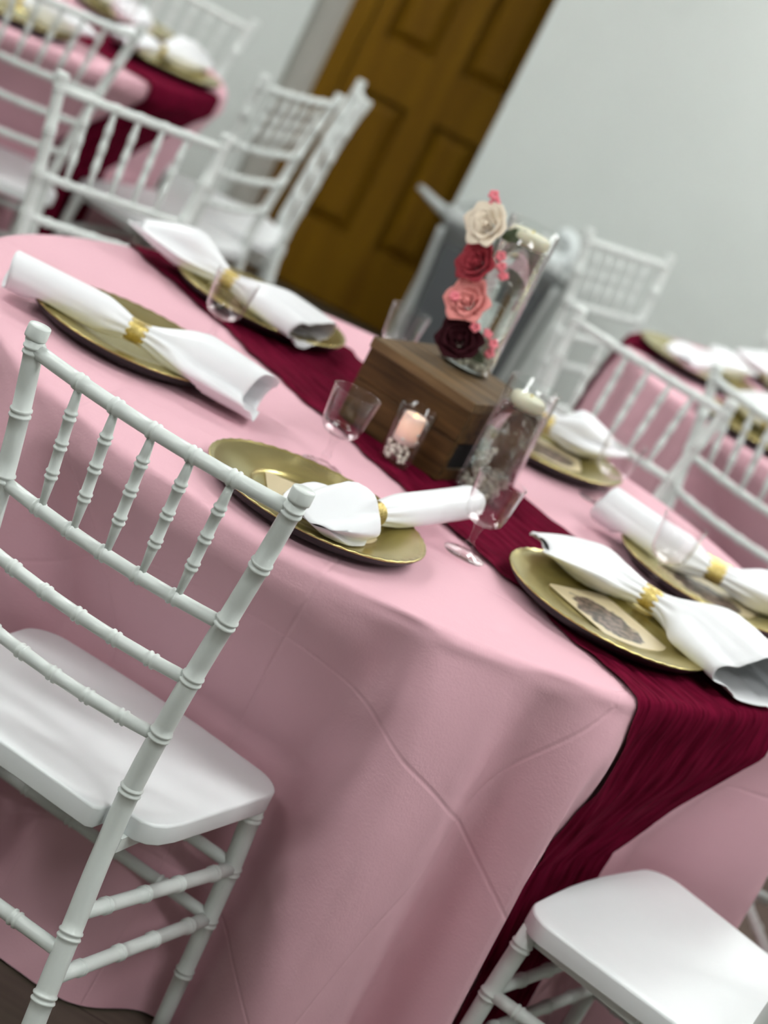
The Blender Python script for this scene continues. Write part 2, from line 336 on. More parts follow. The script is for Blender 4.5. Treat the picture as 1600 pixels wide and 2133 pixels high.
def build_door():
    d = empty('door_1', (0, 4.46, 0), kind='structure', label='brown stained six panel wooden door in the recess', cat='door')
    x0, x1, H = -0.812, -0.202, 2.03
    st, mid = 0.062, (-0.555, -0.453)
    rows = [(0.265, 0.765), (0.955, 1.56), (1.66, 1.92)]
    cols = [(x0 + st, mid[0]), (mid[1], x1 - st)]
    box('stile', 'door_wood', x0, x0 + st, -0.02, 0.02, 0.012, H, d); box('stile', 'door_wood', x1 - st, x1, -0.02, 0.02, 0.012, H, d)
    box('stile', 'door_wood', mid[0], mid[1], -0.02, 0.02, 0.012, H, d)
    zs = [0.012, 0.265, 0.765, 0.955, 1.56, 1.66, 1.92, H]
    for c in cols:
        for a, b2 in ((0, 1), (2, 3), (4, 5), (6, 7)): box('rail', 'door_wood', c[0], c[1], -0.02, 0.02, zs[a], zs[b2], d)
        for (z0, z1) in rows:
            V = []; F = []
            for (ins, y) in ((0.0, 0.012), (0.012, 0.012), (0.05, -0.012), (0.055, -0.012)):
                V += [(c[0] + ins, y, z0 + ins), (c[1] - ins, y, z0 + ins), (c[1] - ins, y, z1 - ins), (c[0] + ins, y, z1 - ins)]
            for k in range(3):
                for j in range(4): F.append((k * 4 + j, k * 4 + (j + 1) % 4, k * 4 + 4 + (j + 1) % 4, k * 4 + 4 + j))
            F.append((12, 13, 14, 15))
            obj('panel', mesh('panel', V, F, 'door_wood', smooth=False), d)
    box('casing', 'door_wood', x0 - 0.085, x0 - 0.004, -0.035, 0.04, 0, 2.11, d, bevel=0.006)
    box('casing', 'door_wood', x0 - 0.085, -0.19, -0.035, 0.04, 2.034, 2.11, d, bevel=0.006)
    V, F = sphere_vf(0.03, 16, 10, c=(-0.245, -0.055, 0.96)); kn = obj('knob', mesh('knob', V, F, 'steel'), d)
    return d
build_door()

def ceiling_light(x, y, lab):
    t = empty('ceiling_light', (x, y, 2.75), label=lab, cat='light', group='twin strip ceiling lights')
    boxes('housing', 'light_frame', [(-0.62, 0.62, -0.17, 0.17, -0.03, 0.0), (-0.62, -0.60, -0.17, 0.17, -0.06, -0.03), (0.60, 0.62, -0.17, 0.17, -0.06, -0.03)], t)
    for s in (-1, 1): box('diffuser', 'lamp_diffuser', -0.59, 0.59, s * 0.09 - 0.05, s * 0.09 + 0.05, -0.055, -0.032, t)
    return t
for x, y, lab in ((-1.9, -2.7, 'twin strip ceiling light behind the camera on the left'), (1.1, -2.7, 'twin strip ceiling light behind the camera on the right'),
                  (-1.9, -0.9, 'twin strip ceiling light left of the near pink table'), (1.1, -0.9, 'twin strip ceiling light right of the near pink table'),
                  (-1.9, 1.5, 'twin strip ceiling light over the left aisle'), (1.1, 1.5, 'twin strip ceiling light before the right back table'),
                  (-2.2, 3.3, 'twin strip ceiling light near the left back wall'), (1.4, 3.1, 'twin strip ceiling light near the right back wall'), (3.4, 0.4, 'twin strip ceiling light by the right side wall')):
    ceiling_light(x, y, lab)

# ------------------------------------------------------------------ chiavari chair (local: x side, y forward, z up; origin on floor under the back)
def build_chair():
    c = empty('chiavari_chair', cat='chair')
    Lr = 0.0867; rz = [0.888 - Lr * i for i in range(6)]
    P = [(0.214, -0.022, 0.0), (0.196, -0.012, 0.09), (0.184, 0.000, 0.173), (0.172, 0.016, 0.257), (0.158, 0.033, 0.36), (0.152, 0.040, 0.4545),
         (0.157, 0.035, 0.541), (0.165, 0.029, 0.628), (0.175, 0.024, 0.715), (0.186, 0.016, 0.801), (0.1975, 0.002, 0.888), (0.200, 0.000, 0.897)]
    path = catmull(P, 5); d = np.r_[0, np.cumsum(np.linalg.norm(np.diff(path, axis=0), axis=1))]
    frac = lambda z: float(np.interp(z, path[:, 2], d) / d[-1])
    rings = [frac(z) for z in rz[1:5] + [rz[5], 0.257, 0.173, 0.09]] + [frac(0.884)]
    rad = lambda t: 0.0150 - 0.0027 * min(1, t * 1.05)
    px = lambda z: float(np.interp(z, path[:, 2], path[:, 0])); py = lambda z: float(np.interp(z, path[:, 2], path[:, 1]))
    V, F = tube_vf(path, rad, rings, 18)
    # turned cap
    cap = [(0.0115, -0.003), (0.0120, 0.0), (0.0142, 0.001), (0.0146, 0.004), (0.0146, 0.0165), (0.0136, 0.0185), (0.0, 0.0190)]
    cv, cf = lathe_vf(cap, 20); o = len(V); V = list(V) + [(v[0] + 0.2, v[1], v[2] + 0.896) for v in cv]; F = F + [tuple(i + o for i in f) for f in cf]
    for s in (1, -1):
        vv = [(s * v[0], v[1], v[2]) for v in V]; ff = F if s == 1 else [tuple(reversed(f)) for f in F]
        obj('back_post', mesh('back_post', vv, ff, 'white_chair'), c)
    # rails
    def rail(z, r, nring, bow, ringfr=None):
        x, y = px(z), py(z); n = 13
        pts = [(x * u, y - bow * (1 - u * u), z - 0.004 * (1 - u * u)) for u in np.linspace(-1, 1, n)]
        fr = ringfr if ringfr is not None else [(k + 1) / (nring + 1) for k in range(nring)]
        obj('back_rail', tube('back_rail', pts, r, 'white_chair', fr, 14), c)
    tz, bz = rz[0] - 0.004, rz[2] - 0.004
    tops = [-0.117, -0.0585, 0, 0.0585, 0.117]; bots = [-0.107, -0.0535, 0, 0.0535, 0.107]
    rail(tz, 0.0098, 5, 0.012, [0.5 + 0.5 * x / px(tz) for x in tops]); rail(bz, 0.0090, 5, 0.012, [0.5 + 0.5 * (x - 0.004) / px(bz) for x in bots])
    rail(rz[3] - 0.004, 0.0088, 5, 0.013); rail(rz[4] - 0.004, 0.0088, 5, 0.013)
    for a, b2 in zip(tops, bots):
        yt = py(tz) - 0.012 * (1 - (a / 0.2) ** 2); yb = py(bz) - 0.012 * (1 - (b2 / 0.176) ** 2)
        prof = lambda t: 0.0042 + 0.0030 * min(1, min(t, 1 - t) / 0.26)
        obj('spindle', tube('spindle', [(b2, yb, bz), ((a + b2) / 2, (yt + yb) / 2, (tz + bz) / 2), (a, yt, tz)], prof, 'white_chair', (0.27, 0.5, 0.73), 12, ring_h=0.0018, ring_w=0.0026), c)
    # seat
    sz = 0.419
    half = [(0.0, 0.020), (0.10, 0.018), (0.126, 0.018), (0.133, 0.026), (0.1335, 0.050), (0.141, 0.0585), (0.160, 0.060), (0.176, 0.062), (0.190, 0.072), (0.199, 0.088), (0.205, 0.12),
            (0.211, 0.20), (0.217, 0.29), (0.220, 0.34)]
    for k in range(0, 9):
        a = k / 8 * PI / 2; half.append((0.165 + 0.055 * math.cos(a), 0.345 + 0.050 * math.sin(a)))
    half += [(0.11, 0.400), (0.055, 0.404), (0.0, 0.405)]
    out = half + [(-x, y) for x, y in reversed(half[1:-1])]; n = len(out); V = []
    cxy = np.array([0, 0.215])
    for z, s in ((sz - 0.031, 0.98), (sz - 0.0300, 0.998), (sz - 0.0285, 1.0), (sz - 0.0045, 1.0), (sz - 0.0030, 0.999), (sz - 0.0008, 0.992), (sz, 0.98), (sz - 0.0005, 0.90), (sz - 0.004, 0.6), (sz - 0.005, 0.3)):
        V += [(cxy[0] + (x - cxy[0]) * s, cxy[1] + (y - cxy[1]) * s, z) for x, y in out]
    F = grid_faces(n, 10, True); V.append((0, 0.215, sz - 0.005)); t = len(V) - 1
    F += [(9 * n + j, 9 * n + (j + 1) % n, t) for j in range(n)]; V.append((0, 0.215, sz - 0.031)); b2 = len(V) - 1
    F += [((j + 1) % n, j, b2) for j in range(n)]
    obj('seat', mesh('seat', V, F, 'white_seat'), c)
    # front legs
    for s in (1, -1):
        pth = [(s * 0.196, 0.372, 0.392), (s * 0.205, 0.376, 0.28), (s * 0.210, 0.380, 0.12), (s * 0.213, 0.384, 0.0)]
        obj('front_leg', tube('front_leg', pth, lambda t: 0.0145 - 0.003 * t, 'white_chair', [(0.392 - z) / 0.392 for z in (0.362, 0.276, 0.19, 0.103)], 16), c)
        for z in (0.284, 0.198):
            q = np.linspace(0, 1, 5); a = np.array([s * px(z), py(z), z]); e = np.array([s * 0.2065, 0.377, z - 0.004])
            obj('side_stretcher', tube('side_stretcher', [a + (e - a) * k for k in q], 0.0100, 'white_chair', (0.16, 0.4, 0.62, 0.86), 14), c)
        V, F = box_vf(min(s * 0.150, s * 0.168), max(s * 0.150, s * 0.168), 0.045, 0.20, sz - 0.05, sz - 0.029)
        V2, F2 = box_vf(min(s * 0.172, s * 0.190), max(s * 0.172, s * 0.190), 0.18, 0.38, sz - 0.05, sz - 0.029, off=8)
        obj('seat_rail', mesh('seat_rail', V + V2, F + F2, 'white_chair', smooth=False), c)
    for z in (0.285, 0.199):
        obj('front_stretcher', tube('front_stretcher', [(x, 0.374, z) for x in np.linspace(-0.205, 0.205, 7)], 0.0095, 'white_chair', (0.2, 0.4, 0.6, 0.8), 12), c)
    z = 0.232; obj('rear_stretcher', tube('rear_stretcher', [(x * px(z), py(z), z) for x in np.linspace(-1, 1, 7)], 0.0100, 'white_chair', (0.22, 0.5, 0.78), 14), c)
    return c
CHAIRS = [  # x, y, yaw deg, label
    (-0.253, -0.946, -18.4, 'white resin chiavari chair in the foreground at left, seen from behind'),
    (0.888, -0.610, 62.0, 'white chair at lower right, only its flat seat and front leg showing'),
    (-0.781, 0.985, -141.0, 'white chiavari chair facing the camera across the near table, burgundy runner behind its spindles'),
    (0.371, 1.142, 152.6, 'white chiavari chair across the near table, right of the tall vase'),
    (1.34, 0.34, 101.0, 'white chiavari chair at the right edge of the near table, mostly out of frame'),
    (-0.690, 2.468, 67.0, 'white chiavari chair left of the door, left one of the close pair'),
    (-0.592, 3.025, 101.0, 'white chiavari chair nearly edge-on before the wooden door'),
    (-1.205, 3.375, 168.0, 'white chiavari chair against the wall behind the left back table'),
    (-1.240, 1.932, 26.0, 'white chiavari chair at top left, back towards camera, tucked to left back table'),
    (0.677, 1.276, -40.5, 'white chiavari chair with its back to camera at the right back table'),
    (0.285, 2.694, -127.7, 'white chiavari chair right of the grey bin, against the bare wall'),
    (0.97, 3.15, -170.0, 'white chiavari chair at the far right edge, cut by the frame'),
]
proto = build_chair(); chair_objs = []
for i, (x, y, yaw, lab) in enumerate(CHAIRS):
    o = proto if i == 0 else copy_tree(proto)
    o.location = (x, y, 0); o.rotation_euler = (0, 0, math.radians(yaw)); o['label'] = lab; o['group'] = 'white chiavari chairs'
    chair_objs.append(o)
chair_objs[0].rotation_euler = (0, math.radians(-0.83), math.radians(-18.4)); chair_objs[0].location.z = 0.003

# ------------------------------------------------------------------ draped round tables
TOP = 0.760; R = 0.748
class Drape:
    flare = 0.0
    def __init__(s, c, chairs, ctrl, seed, amp=1.0):
        s.c = np.array(c); s.th = np.radians(np.arange(-180, 180, 0.5)); n = len(s.th)
        rf = np.full(n, 9.0)
        for ci in chairs:
            x, y, yaw, _ = CHAIRS[ci]; a = math.radians(yaw); dx = np.array([math.cos(a), math.sin(a)]); dy = np.array([-math.sin(a), math.cos(a)])
            for i, t in enumerate(s.th):
                rr = np.arange(0.25, 1.0, 0.004); P = s.c + rr[:, None] * np.array([math.cos(t), math.sin(t)]) - np.array([x, y])
                lx, ly = P @ dx, P @ dy; ins = (np.abs(lx) < 0.232) & (ly < 0.418) & (ly > -0.03)
                if ins.any(): rf[i] = min(rf[i], rr[ins.argmax()])
        rf = np.minimum(rf, R + 0.10)
        k = 7; rm = np.array([min(rf[(i + j) % n] for j in range(-3, 4)) for i in range(n)])
        g = np.exp(-np.arange(-k, k + 1) ** 2 / (2 * 3.0 ** 2)); g /= g.sum()
        s.rf = sum(w * np.roll(rm, j) for w, j in zip(g, range(-k, k + 1)))
        rs = np.random.RandomState(seed)
        if ctrl is None:
            ctrl = []; a = -180.0; sg = 1
            while a < 172: ctrl.append((a, sg * rs.uniform(0.03, 0.07))); a += rs.uniform(8, 15); sg = -sg
        A = np.array([q[0] for q in ctrl]); B = np.array([q[1] for q in ctrl]) * amp
        A3 = np.r_[A - 360, A, A + 360]; B3 = np.r_[B, B, B]
        deg = np.degrees(s.th); s.F = np.zeros(n)
        for i, d in enumerate(deg):
            j = np.searchsorted(A3, d, 'right') - 1; t = (d - A3[j]) / (A3[j + 1] - A3[j]); t = t * t * (3 - 2 * t); s.F[i] = B3[j] * (1 - t) + B3[j + 1] * t
    def radius(s, th, z):
        th = (np.asarray(th) + PI) % (2 * PI) - PI
        F = np.interp(th, s.th, s.F, period=2 * PI); rf = np.interp(th, s.th, s.rf, period=2 * PI)
        dep = np.clip((TOP - z) / TOP, 0, 1)
        r = R + 0.004 + F * (1 - np.exp(-3.0 * dep)) / 0.95 + 0.020 * dep
        q = np.clip((0.748 - z) / (0.748 - 0.445), 0, 1); lim = (R + 0.06) + (rf - 0.012 - R - 0.06) * q ** 0.75
        lim = lim + (0.02 + s.flare * np.exp(-((np.degrees(th) + 102) / 12.5) ** 4)) * np.clip((0.39 - z) / 0.39, 0, 1) ** 1.2
        k = 0.012; d = np.clip(0.5 + 0.5 * (lim - r) / k, 0, 1)
        return lim * (1 - d) + r * d - k * d * (1 - d)
    def build(s, label, group, nth=480, name='tablecloth'):
        th = np.linspace(-PI, PI, nth, endpoint=False); V = []; UV = []
        rows = [(0.02, 0), (0.15, 0), (0.3, 0), (0.45, 0), (0.58, 0), (0.66, 0), (0.71, 0), (R - 0.012, 0)]
        for r, _ in rows:
            rip = 0.0007 * np.sin(3 * th + r * 20) ; x = r * np.cos(th); y = r * np.sin(th)
            V += list(np.c_[x, y, TOP + rip * (r > 0.6)]); UV += list(np.c_[x, y])
        F0 = np.interp(th, s.th, s.F, period=2 * PI)
        for a in (0.25, 0.5, 0.75, 1.0):
            ang = a * PI / 2; r = R - 0.009 + 0.012 * math.sin(ang); z = TOP - 0.012 * (1 - math.cos(ang)); rr = r + 0.10 * F0 * a
            V += list(np.c_[rr * np.cos(th), rr * np.sin(th), np.full(nth, z)]); UV += list(np.c_[(r + 0.02) * np.cos(th), (r + 0.02) * np.sin(th)])
        zs = np.r_[np.linspace(0.742, 0.60, 11), np.linspace(0.585, 0.40, 14), np.linspace(0.38, 0.004, 22)]
        for z in zs:
            r = s.radius(th, z); fl = R + (TOP - z)
            V += list(np.c_[r * np.cos(th), r * np.sin(th), np.full(nth, z)]); UV += list(np.c_[fl * np.cos(th), fl * np.sin(th)])
        nr = len(V) // nth; V.append((0, 0, TOP)); UV.append((0, 0)); F = grid_faces(nth, nr, True)
        F = [tuple(f) for f in F] + [(len(V) - 1, j, (j + 1) % nth) for j in range(nth)]
        return obj(name, mesh(name, V, F, 'pink_cloth', uv=UV), None, (s.c[0], s.c[1], 0), label=label, cat='tablecloth', group=group)
    def runner(s, ang, off, label, width=0.35, drop0=0.70, drop1=0.70, seed=1, narrow=0.34, nu=110, amp=1.0):
        """gauze strip along direction ang across the table, ends hanging over the edge"""
        rs = np.random.RandomState(seed); t = np.array([math.cos(ang), math.sin(ang)]); nrm = np.array([-t[1], t[0]])
        u = np.linspace(-width / 2, width / 2, nu)
        fr = rs.uniform(6, 60, 14); ph = rs.uniform(0, 6.28, 14); vf = rs.uniform(-5, 5, 14); am = rs.uniform(0.3, 1, 14) / (fr / 12) ** 0.5
        def rip(uu, vv):
            h = sum(a * np.sin(6.283 * f * (uu + 0.0035 * np.sin(15 * vv + p) + 0.005 * np.sin(6 * vv + 2 * p)) + p + w * vv) for a, f, p, w in zip(am, fr, ph, vf)); return 0.00135 * amp * h
        Re = R - 0.004; half = lambda uu: np.sqrt(Re ** 2 - (uu + off) ** 2)
        V = []; UV = []; nrow = 0
        edge = 0.006 * np.sin(np.linspace(0, 60, 400) + rs.uniform(0, 6)) * rs.uniform(0.3, 1, 400)
        vs = np.r_[-np.linspace(1, 0, 50, endpoint=False), np.linspace(-1, 1, 170)[1:-1] * 1.0 + 0, np.linspace(0, 1, 60)[1:]]
        segs = [('d0', q) for q in np.linspace(1, 0.0, 50)] + [('t', q) for q in np.linspace(-1, 1, 170)[1:-1]] + [('d1', q) for q in np.linspace(0.0, 1, 70)]
        k = 0
        for sec, q in segs:
            k += 1
            wob = 1 + 0.012 * math.sin(k * 0.9) + 0.025 * math.sin(k * 0.31 + 2) + 0.02 * math.sin(k * 0.13)
            uu = u * wob
            if sec == 't':
                vv = q * half(uu); P = np.outer(uu + off, nrm) + np.outer(vv, t) if False else (uu + off)[:, None] * nrm + vv[:, None] * t
                z = TOP + 0.005 + 0.9 * rip(uu, vv) * 1.0; z = np.maximum(z, TOP + 0.0015)
                V += list(np.c_[P, z]); UV += list(np.c_[uu, vv])
            else:
                sg = 1 if sec == 'd1' else -1; dr = drop1 if sg == 1 else drop0
                P0 = (uu + off)[:, None] * nrm + (sg * half(uu))[:, None] * t; th0 = np.arctan2(P0[:, 1], P0[:, 0])
                pc = off * nrm + sg * half(np.array([0.0]))[0] * t; thc = math.atan2(pc[1], pc[0])
                dth = (th0 - thc + PI) % (2 * PI) - PI
                th = thc + dth * (1 - narrow * q ** 0.8)
                arc = 0.02; dd = q * dr
                if dd < 0.030: 
                    a = dd / 0.030 * PI / 2; z = np.full(nu, TOP + 0.005 - 0.016 * (1 - math.cos(a))); r = Re + 0.0115 * math.sin(a) 
                    r = np.full(nu, r)
                else:
                    z = np.full(nu, TOP - 0.011 - (dd - 0.030)); r = s.radius(th, z[0]) + 0.005; r0 = Re + 0.0115
                    w = min(1, (dd - 0.030) / 0.05); r = r0 * (1 - w) + r * w
                    r = np.maximum(r, s.radius(th, z[0]) + 0.004)
                vv = sg * (half(uu) + dd); rp_ = rip(uu, vv) * (1 + 1.6 * min(1, q * 4)); r = r + np.maximum(rp_, -0.0016)
                V += list(np.c_[r * np.cos(th), r * np.sin(th), z]); UV += list(np.c_[uu, vv])
        n = len(V) // nu
        return obj('table_runner', mesh('table_runner', V, grid_faces(nu, n), 'burgundy_gauze', uv=UV), None, (s.c[0], s.c[1], 0), label=label, cat='runner', group='burgundy table runners')

MAIN = [(-172, .05), (-160, -.05), (-150, .05), (-140, -.04), (-131, .05), (-123, -.03), (-116, .05), (-109, -.04), (-102, .03), (-95, .05), (-88, -.02), (-81.5, -.095), (-76, .085), (-70.5, .055), (-64.5, -.05), (-56.6, .092), (-51, -.06), (-44, -.04),
        (-36, -.05), (-29, .05), (-23, .01), (-14, .135), (-4, -.02), (6, .05), (16, -.05), (27, .05), (38, -.05), (50, .05), (62, -.05), (74, .05), (86, -.05), (98, .05), (110, -.05), (122, .05), (134, -.05), (146, .05), (158, -.04), (168, .04)]
D0 = Drape((0, 0), [0, 1, 2, 3, 4], MAIN, 1); D0.flare = 0.12
D1 = Drape((-1.652, 2.653), [5, 6, 7, 8], None, 12)
D2 = Drape((1.112, 2.087), [9, 10, 11], None, 23)
D0.build('pink floor length tablecloth on the near round table', 'pink tablecloths', 600)
D1.build('pink tablecloth on the round table at upper left', 'pink tablecloths', 300)
D2.build('pink tablecloth on the round table at far right', 'pink tablecloths', 300)
D0.runner(math.radians(-45), 0.050, 'crinkled burgundy gauze runner across the near table', seed=3)
D1.runner(math.radians(-19), 0.0, 'burgundy runner hanging off the upper left table', width=0.37, seed=4, nu=50, narrow=0.30)
D2.runner(math.radians(170), 0.0, 'burgundy runner on the far right table', seed=5, nu=50, narrow=0.15)
def folding_table(c, lab):
    t = empty('round_table', (c[0], c[1], 0), label=lab, cat='table', group='round folding tables')
    obj('table_top', lathe('table_top', [(0, TOP - 0.026), (R - 0.012, TOP - 0.026), (R - 0.010, TOP - 0.022), (R - 0.010, TOP - 0.008), (R - 0.014, TOP - 0.004), (0, TOP - 0.004)], 'table_ply', 64), t)
    for a in (45, 135, 225, 315):
        x, y = 0.30 * math.cos(math.radians(a)), 0.30 * math.sin(math.radians(a))
        obj('leg', tube('leg', [(x, y, 0), (x, y, TOP - 0.026)], 0.014, 'steel'), t)
for d, lab in ((D0, 'round folding table under the near pink cloth'), (D1, 'round folding table under the upper left pink cloth'), (D2, 'round folding table under the far right pink cloth')):
    folding_table(d.c, lab)

# ------------------------------------------------------------------ place settings
PZ = TOP + 0.0035
def plate_proto():
    t = empty('charger_plate', cat='plate')
    prof = [(0, 0.0075), (0.070, 0.0075), (0.092, 0.0078), (0.0965, 0.0100), (0.100, 0.0118), (0.104, 0.0122), (0.112, 0.0150), (0.135, 0.0195), (0.155, 0.0215), (0.1610, 0.0220), (0.1625, 0.0232), (0.1648, 0.0228), (0.1655, 0.0212), (0.163, 0.0195), (0.135, 0.0172), (0.108, 0.0115), (0.100, 0.0085), (0.094, 0.0050), (0, 0.0048)]
    V, F = lathe_vf(prof, 96)
    V = [(x, y, z + (0.0006 * math.cos(48 * math.atan2(y, x) * 1.0) if 0.159 < math.hypot(x, y) < 0.1650 and z > 0.0215 else 0)) for x, y, z in V]
    obj('dish', mesh('dish', V, F, 'gold_plate'), t)
    ub = [(0, 0.0), (0.118, 0.0), (0.140, 0.0035), (0.152, 0.0085), (0.160, 0.0145), (0.1625, 0.0183), (0.1635, 0.0197), (0.135, 0.0174), (0.108, 0.0117), (0.094, 0.0048), (0, 0.0046)]
    obj('underside', lathe('underside', ub, 'black_plastic_shade', 72), t); return t  # black plastic base, flared so its colour doubles as shadow under the rim
def goblet_proto():
    t = empty('wine_goblet', cat='glass')
    bowl = [(0, 0.0505), (0.006, 0.0508), (0.018, 0.0530), (0.0255, 0.0575), (0.0300, 0.0640), (0.0325, 0.075), (0.0358, 0.105), (0.0378, 0.1235), (0.0378, 0.1245), (0.0366, 0.1245), (0.0362, 0.1225), (0.0342, 0.105), (0.0310, 0.075), (0.0286, 0.0650), (0.0243, 0.0592), (0.0175, 0.0552), (0.0060, 0.0528), (0, 0.0525)]
    obj('bowl', lathe('bowl', bowl, 'clear_plastic', 48), t)
    stem = [(0.0095, 0.0512), (0.0075, 0.046), (0.0060, 0.040), (0.0052, 0.030), (0.0050, 0.0225), (0.0075, 0.0205), (0.0080, 0.018), (0.0070, 0.0155), (0.0060, 0.012), (0.0085, 0.0075)]
    obj('stem', lathe('stem', stem, 'clear_plastic', 24), t)
    foot = [(0.0, 0.0080), (0.0085, 0.0075), (0.014, 0.0050), (0.024, 0.0030), (0.0315, 0.0018), (0.0322, 0.0010), (0.0315, 0.0), (0.0, 0.0)]
    V, F = lathe_vf(foot, 48); obj('foot', mesh('foot', V, F, 'clear_plastic'), t); return t
def ring_mesh():
    prof = [(0.0158, -0.0155), (0.0170, -0.0160), (0.0176, -0.0150)]
    for k in range(9):
        z = -0.014 + 0.0035 * k; prof += [(0.0184, z), (0.0176, z + 0.00175)]
    prof += [(0.0170, 0.0160), (0.0158, 0.0155), (0.0158, -0.0155)]
    V, F = lathe_vf(prof, 32)
    return mesh('napkin_ring', [(v[2], v[0], v[1]) for v in V], F, 'gold_glitter')
RING = ring_mesh(); PLATE = plate_proto(); GOBLET = goblet_proto(); used = {'p': False, 'g': False}
def plate(x, y, label, group, z=PZ):
    o = PLATE if not used['p'] else copy_tree(PLATE); used['p'] = True
    o.location = (x, y, z); o.rotation_euler = (0, 0, RNG.uniform(0, 6)); o['label'] = label; o['group'] = group; return o
def goblet(x, y, label, group, z=TOP + 0.001):
    o = GOBLET if not used['g'] else copy_tree(GOBLET); used['g'] = True
    o.location = (x, y, z); o['label'] = label; o['group'] = group; return o

def napkin(ringpos, ends, plate_c, label, group, ring_label, seed=0, nphi=56, ns=30):
    """bow-shaped napkin pinched by a ring; ends = [(end xyz, kind, width, height), ...] in world coordinates"""
    rs = np.random.RandomState(seed); C = np.array(ringpos, float); V = []; F = []; pc = np.array(plate_c)
    d0 = np.array(ends[1][0]) - np.array(ends[0][0]); d0[2] *= 0.3; d0 /= np.linalg.norm(d0)
    for e, (E, kind, w, h) in enumerate(ends):
        E = np.array(E, float); ax = d0 * (1 if e == 1 else -1); Ln = np.linalg.norm(E - C)
        ph = np.linspace(0, 2 * PI, nphi, endpoint=False); off = len(V)
        p1, p2, p3, p4 = rs.uniform(0, 6.28, 4)
        for i in range(ns):
            s = i / (ns - 1)
            B = C + ax * Ln * 0.30 * (2 * s * (1 - s)) + (E - C) * s * s + (C * 0) if False else (1 - s) ** 2 * C + 2 * s * (1 - s) * (C + ax * Ln * 0.45) + s * s * E
            T = 2 * (1 - s) * (ax * Ln * 0.45) + 2 * s * (E - C - ax * Ln * 0.45); T /= np.linalg.norm(T)
            side = np.cross(T, [0, 0, 1.0]); side /= np.linalg.norm(side); up = np.cross(side, T)
            g = min(1.0, s / (0.35 if kind == 'roll' else 0.55)); g = g * g * (3 - 2 * g)
            a = 0.0145 + (w / 2 - 0.0145) * g; b2 = 0.0145 + (h / 2 - 0.0145) * g
            if kind != 'roll': a *= 1 - 0.10 * max(0, (s - 0.75) / 0.25)
            if kind == 'flat': b2 *= 1 - 0.93 * max(0, (s - 0.45) / 0.55) ** 1.5; a *= 1 - 0.25 * max(0, (s - 0.6) / 0.4) ** 2
            A = {'fan': 0.20, 'flat': 0.24, 'roll': 0.06}[kind] * g
            fold = A * (1.1 * np.abs(np.cos(1.5 * ph + p1)) - 0.6 + 0.75 * np.abs(np.sin(2.5 * ph + p2 + 0.9 * s)) - 0.4) + 0.10 * (1 - g) * np.cos(9 * ph + p3)
            if kind != 'roll':
                ca, sa = np.cos(ph), np.sin(ph)
                ex = np.sign(ca) * np.abs(ca) ** 0.75 * a * (1 + fold); ez = np.sign(sa) * np.abs(sa) ** 1.15 * b2 * (1 + 1.5 * fold)
                ez = ez + 0.22 * b2 * g * np.cos(2 * ph + p4) + 0.004 * g * np.abs(np.sin(3.5 * ph + p2)) + 0.0075 * g * (np.abs(((ph * 1.27 + p3 + 1.1 * s) % 2) - 1) - 0.5) * (sa > -0.2)
            else:
                ex = np.cos(ph) * a * (1 + fold); ez = np.sin(ph) * b2 * (1 + fold)
            along = (0.09 * Ln * s ** 3) * (np.cos(2 * ph + p4) * 0.6 + np.abs(np.cos(0.5 * ph + p1)) * 0.6) * (0.25 if kind == 'roll' else 1.0)
            P = B + ex[:, None] * side + ez[:, None] * up + along[:, None] * T
            dist = np.hypot(P[:, 0] - pc[0], P[:, 1] - pc[1])
            zmin = np.interp(dist, [0, 0.11, 0.168, 0.182], [0.0135, 0.0205, 0.0275, 0.0085]) + TOP + 0.0015
            k = 0.004; P[:, 2] = np.where(P[:, 2] < zmin, zmin + 0.12 * (zmin - P[:, 2]) * 0.3, P[:, 2])
            V += list(P)
        F += grid_faces(nphi, ns, True, off)
        if kind == 'roll':      # the inner turns of the rolled end
            o2 = len(V); nt_ = 60; tt = np.linspace(0, 1, nt_)
            for i in range(2):
                s = 0.70 + 0.29 * i; B = (1 - s) ** 2 * C + 2 * s * (1 - s) * (C + ax * Ln * 0.45) + s * s * E
                T = E - C; T /= np.linalg.norm(T); side = np.cross(T, [0, 0, 1.0]); side /= np.linalg.norm(side); up = np.cross(side, T)
                rr = 0.86 - 0.6 * tt; an = tt * 4.2 * PI + p1
                V += list(B + (rr * np.cos(an) * w / 2)[:, None] * side + (rr * np.sin(an) * h / 2)[:, None] * up)
            F += grid_faces(nt_, 2, False, o2)
    o = obj('napkin', mesh('napkin', V, F, 'napkin_white'), label=label, cat='napkin', group=group)
    md = o.modifiers.new('thickness', 'SOLIDIFY'); md.thickness = 0.0011; md.offset = 0
    r = obj('napkin_ring', RING, loc=tuple(C), label=ring_label, cat='ring', group='gold napkin rings')
    r.rotation_euler = (0, -math.asin(max(-1, min(1, d0[2]))), math.atan2(d0[1], d0[0])); return o

G1 = 'gold charger plates on the near table'; G2 = 'white napkins on the near table'
plate(-0.448, -0.194, 'gold charger plate beyond the foreground chair, under the napkin with rolled left end', G1)
plate(-0.070, -0.549, 'gold charger plate behind the right post of the foreground chair', G1)
plate(0.374, -0.364, 'gold charger plate on the burgundy runner at lower right', G1, PZ + 0.004)
plate(0.548, 0.093, 'gold charger plate at the right frame edge of the near table', G1)
plate(0.210, 0.468, 'gold charger plate behind the short glass vase', G1)
plate(-0.346, 0.397, 'gold charger plate at the far end of the runner, towards the door', G1, PZ + 0.004)
napkin((-0.434, -0.251, 0.801), [((-0.640, -0.275, 0.805), 'roll', 0.070, 0.058), ((-0.232, -0.262, 0.797), 'fan', 0.125, 0.060)], (-0.448, -0.194), 'white napkin with a rolled left end, left of the burgundy runner', G2, 'gold glitter ring on the leftmost napkin', 1)
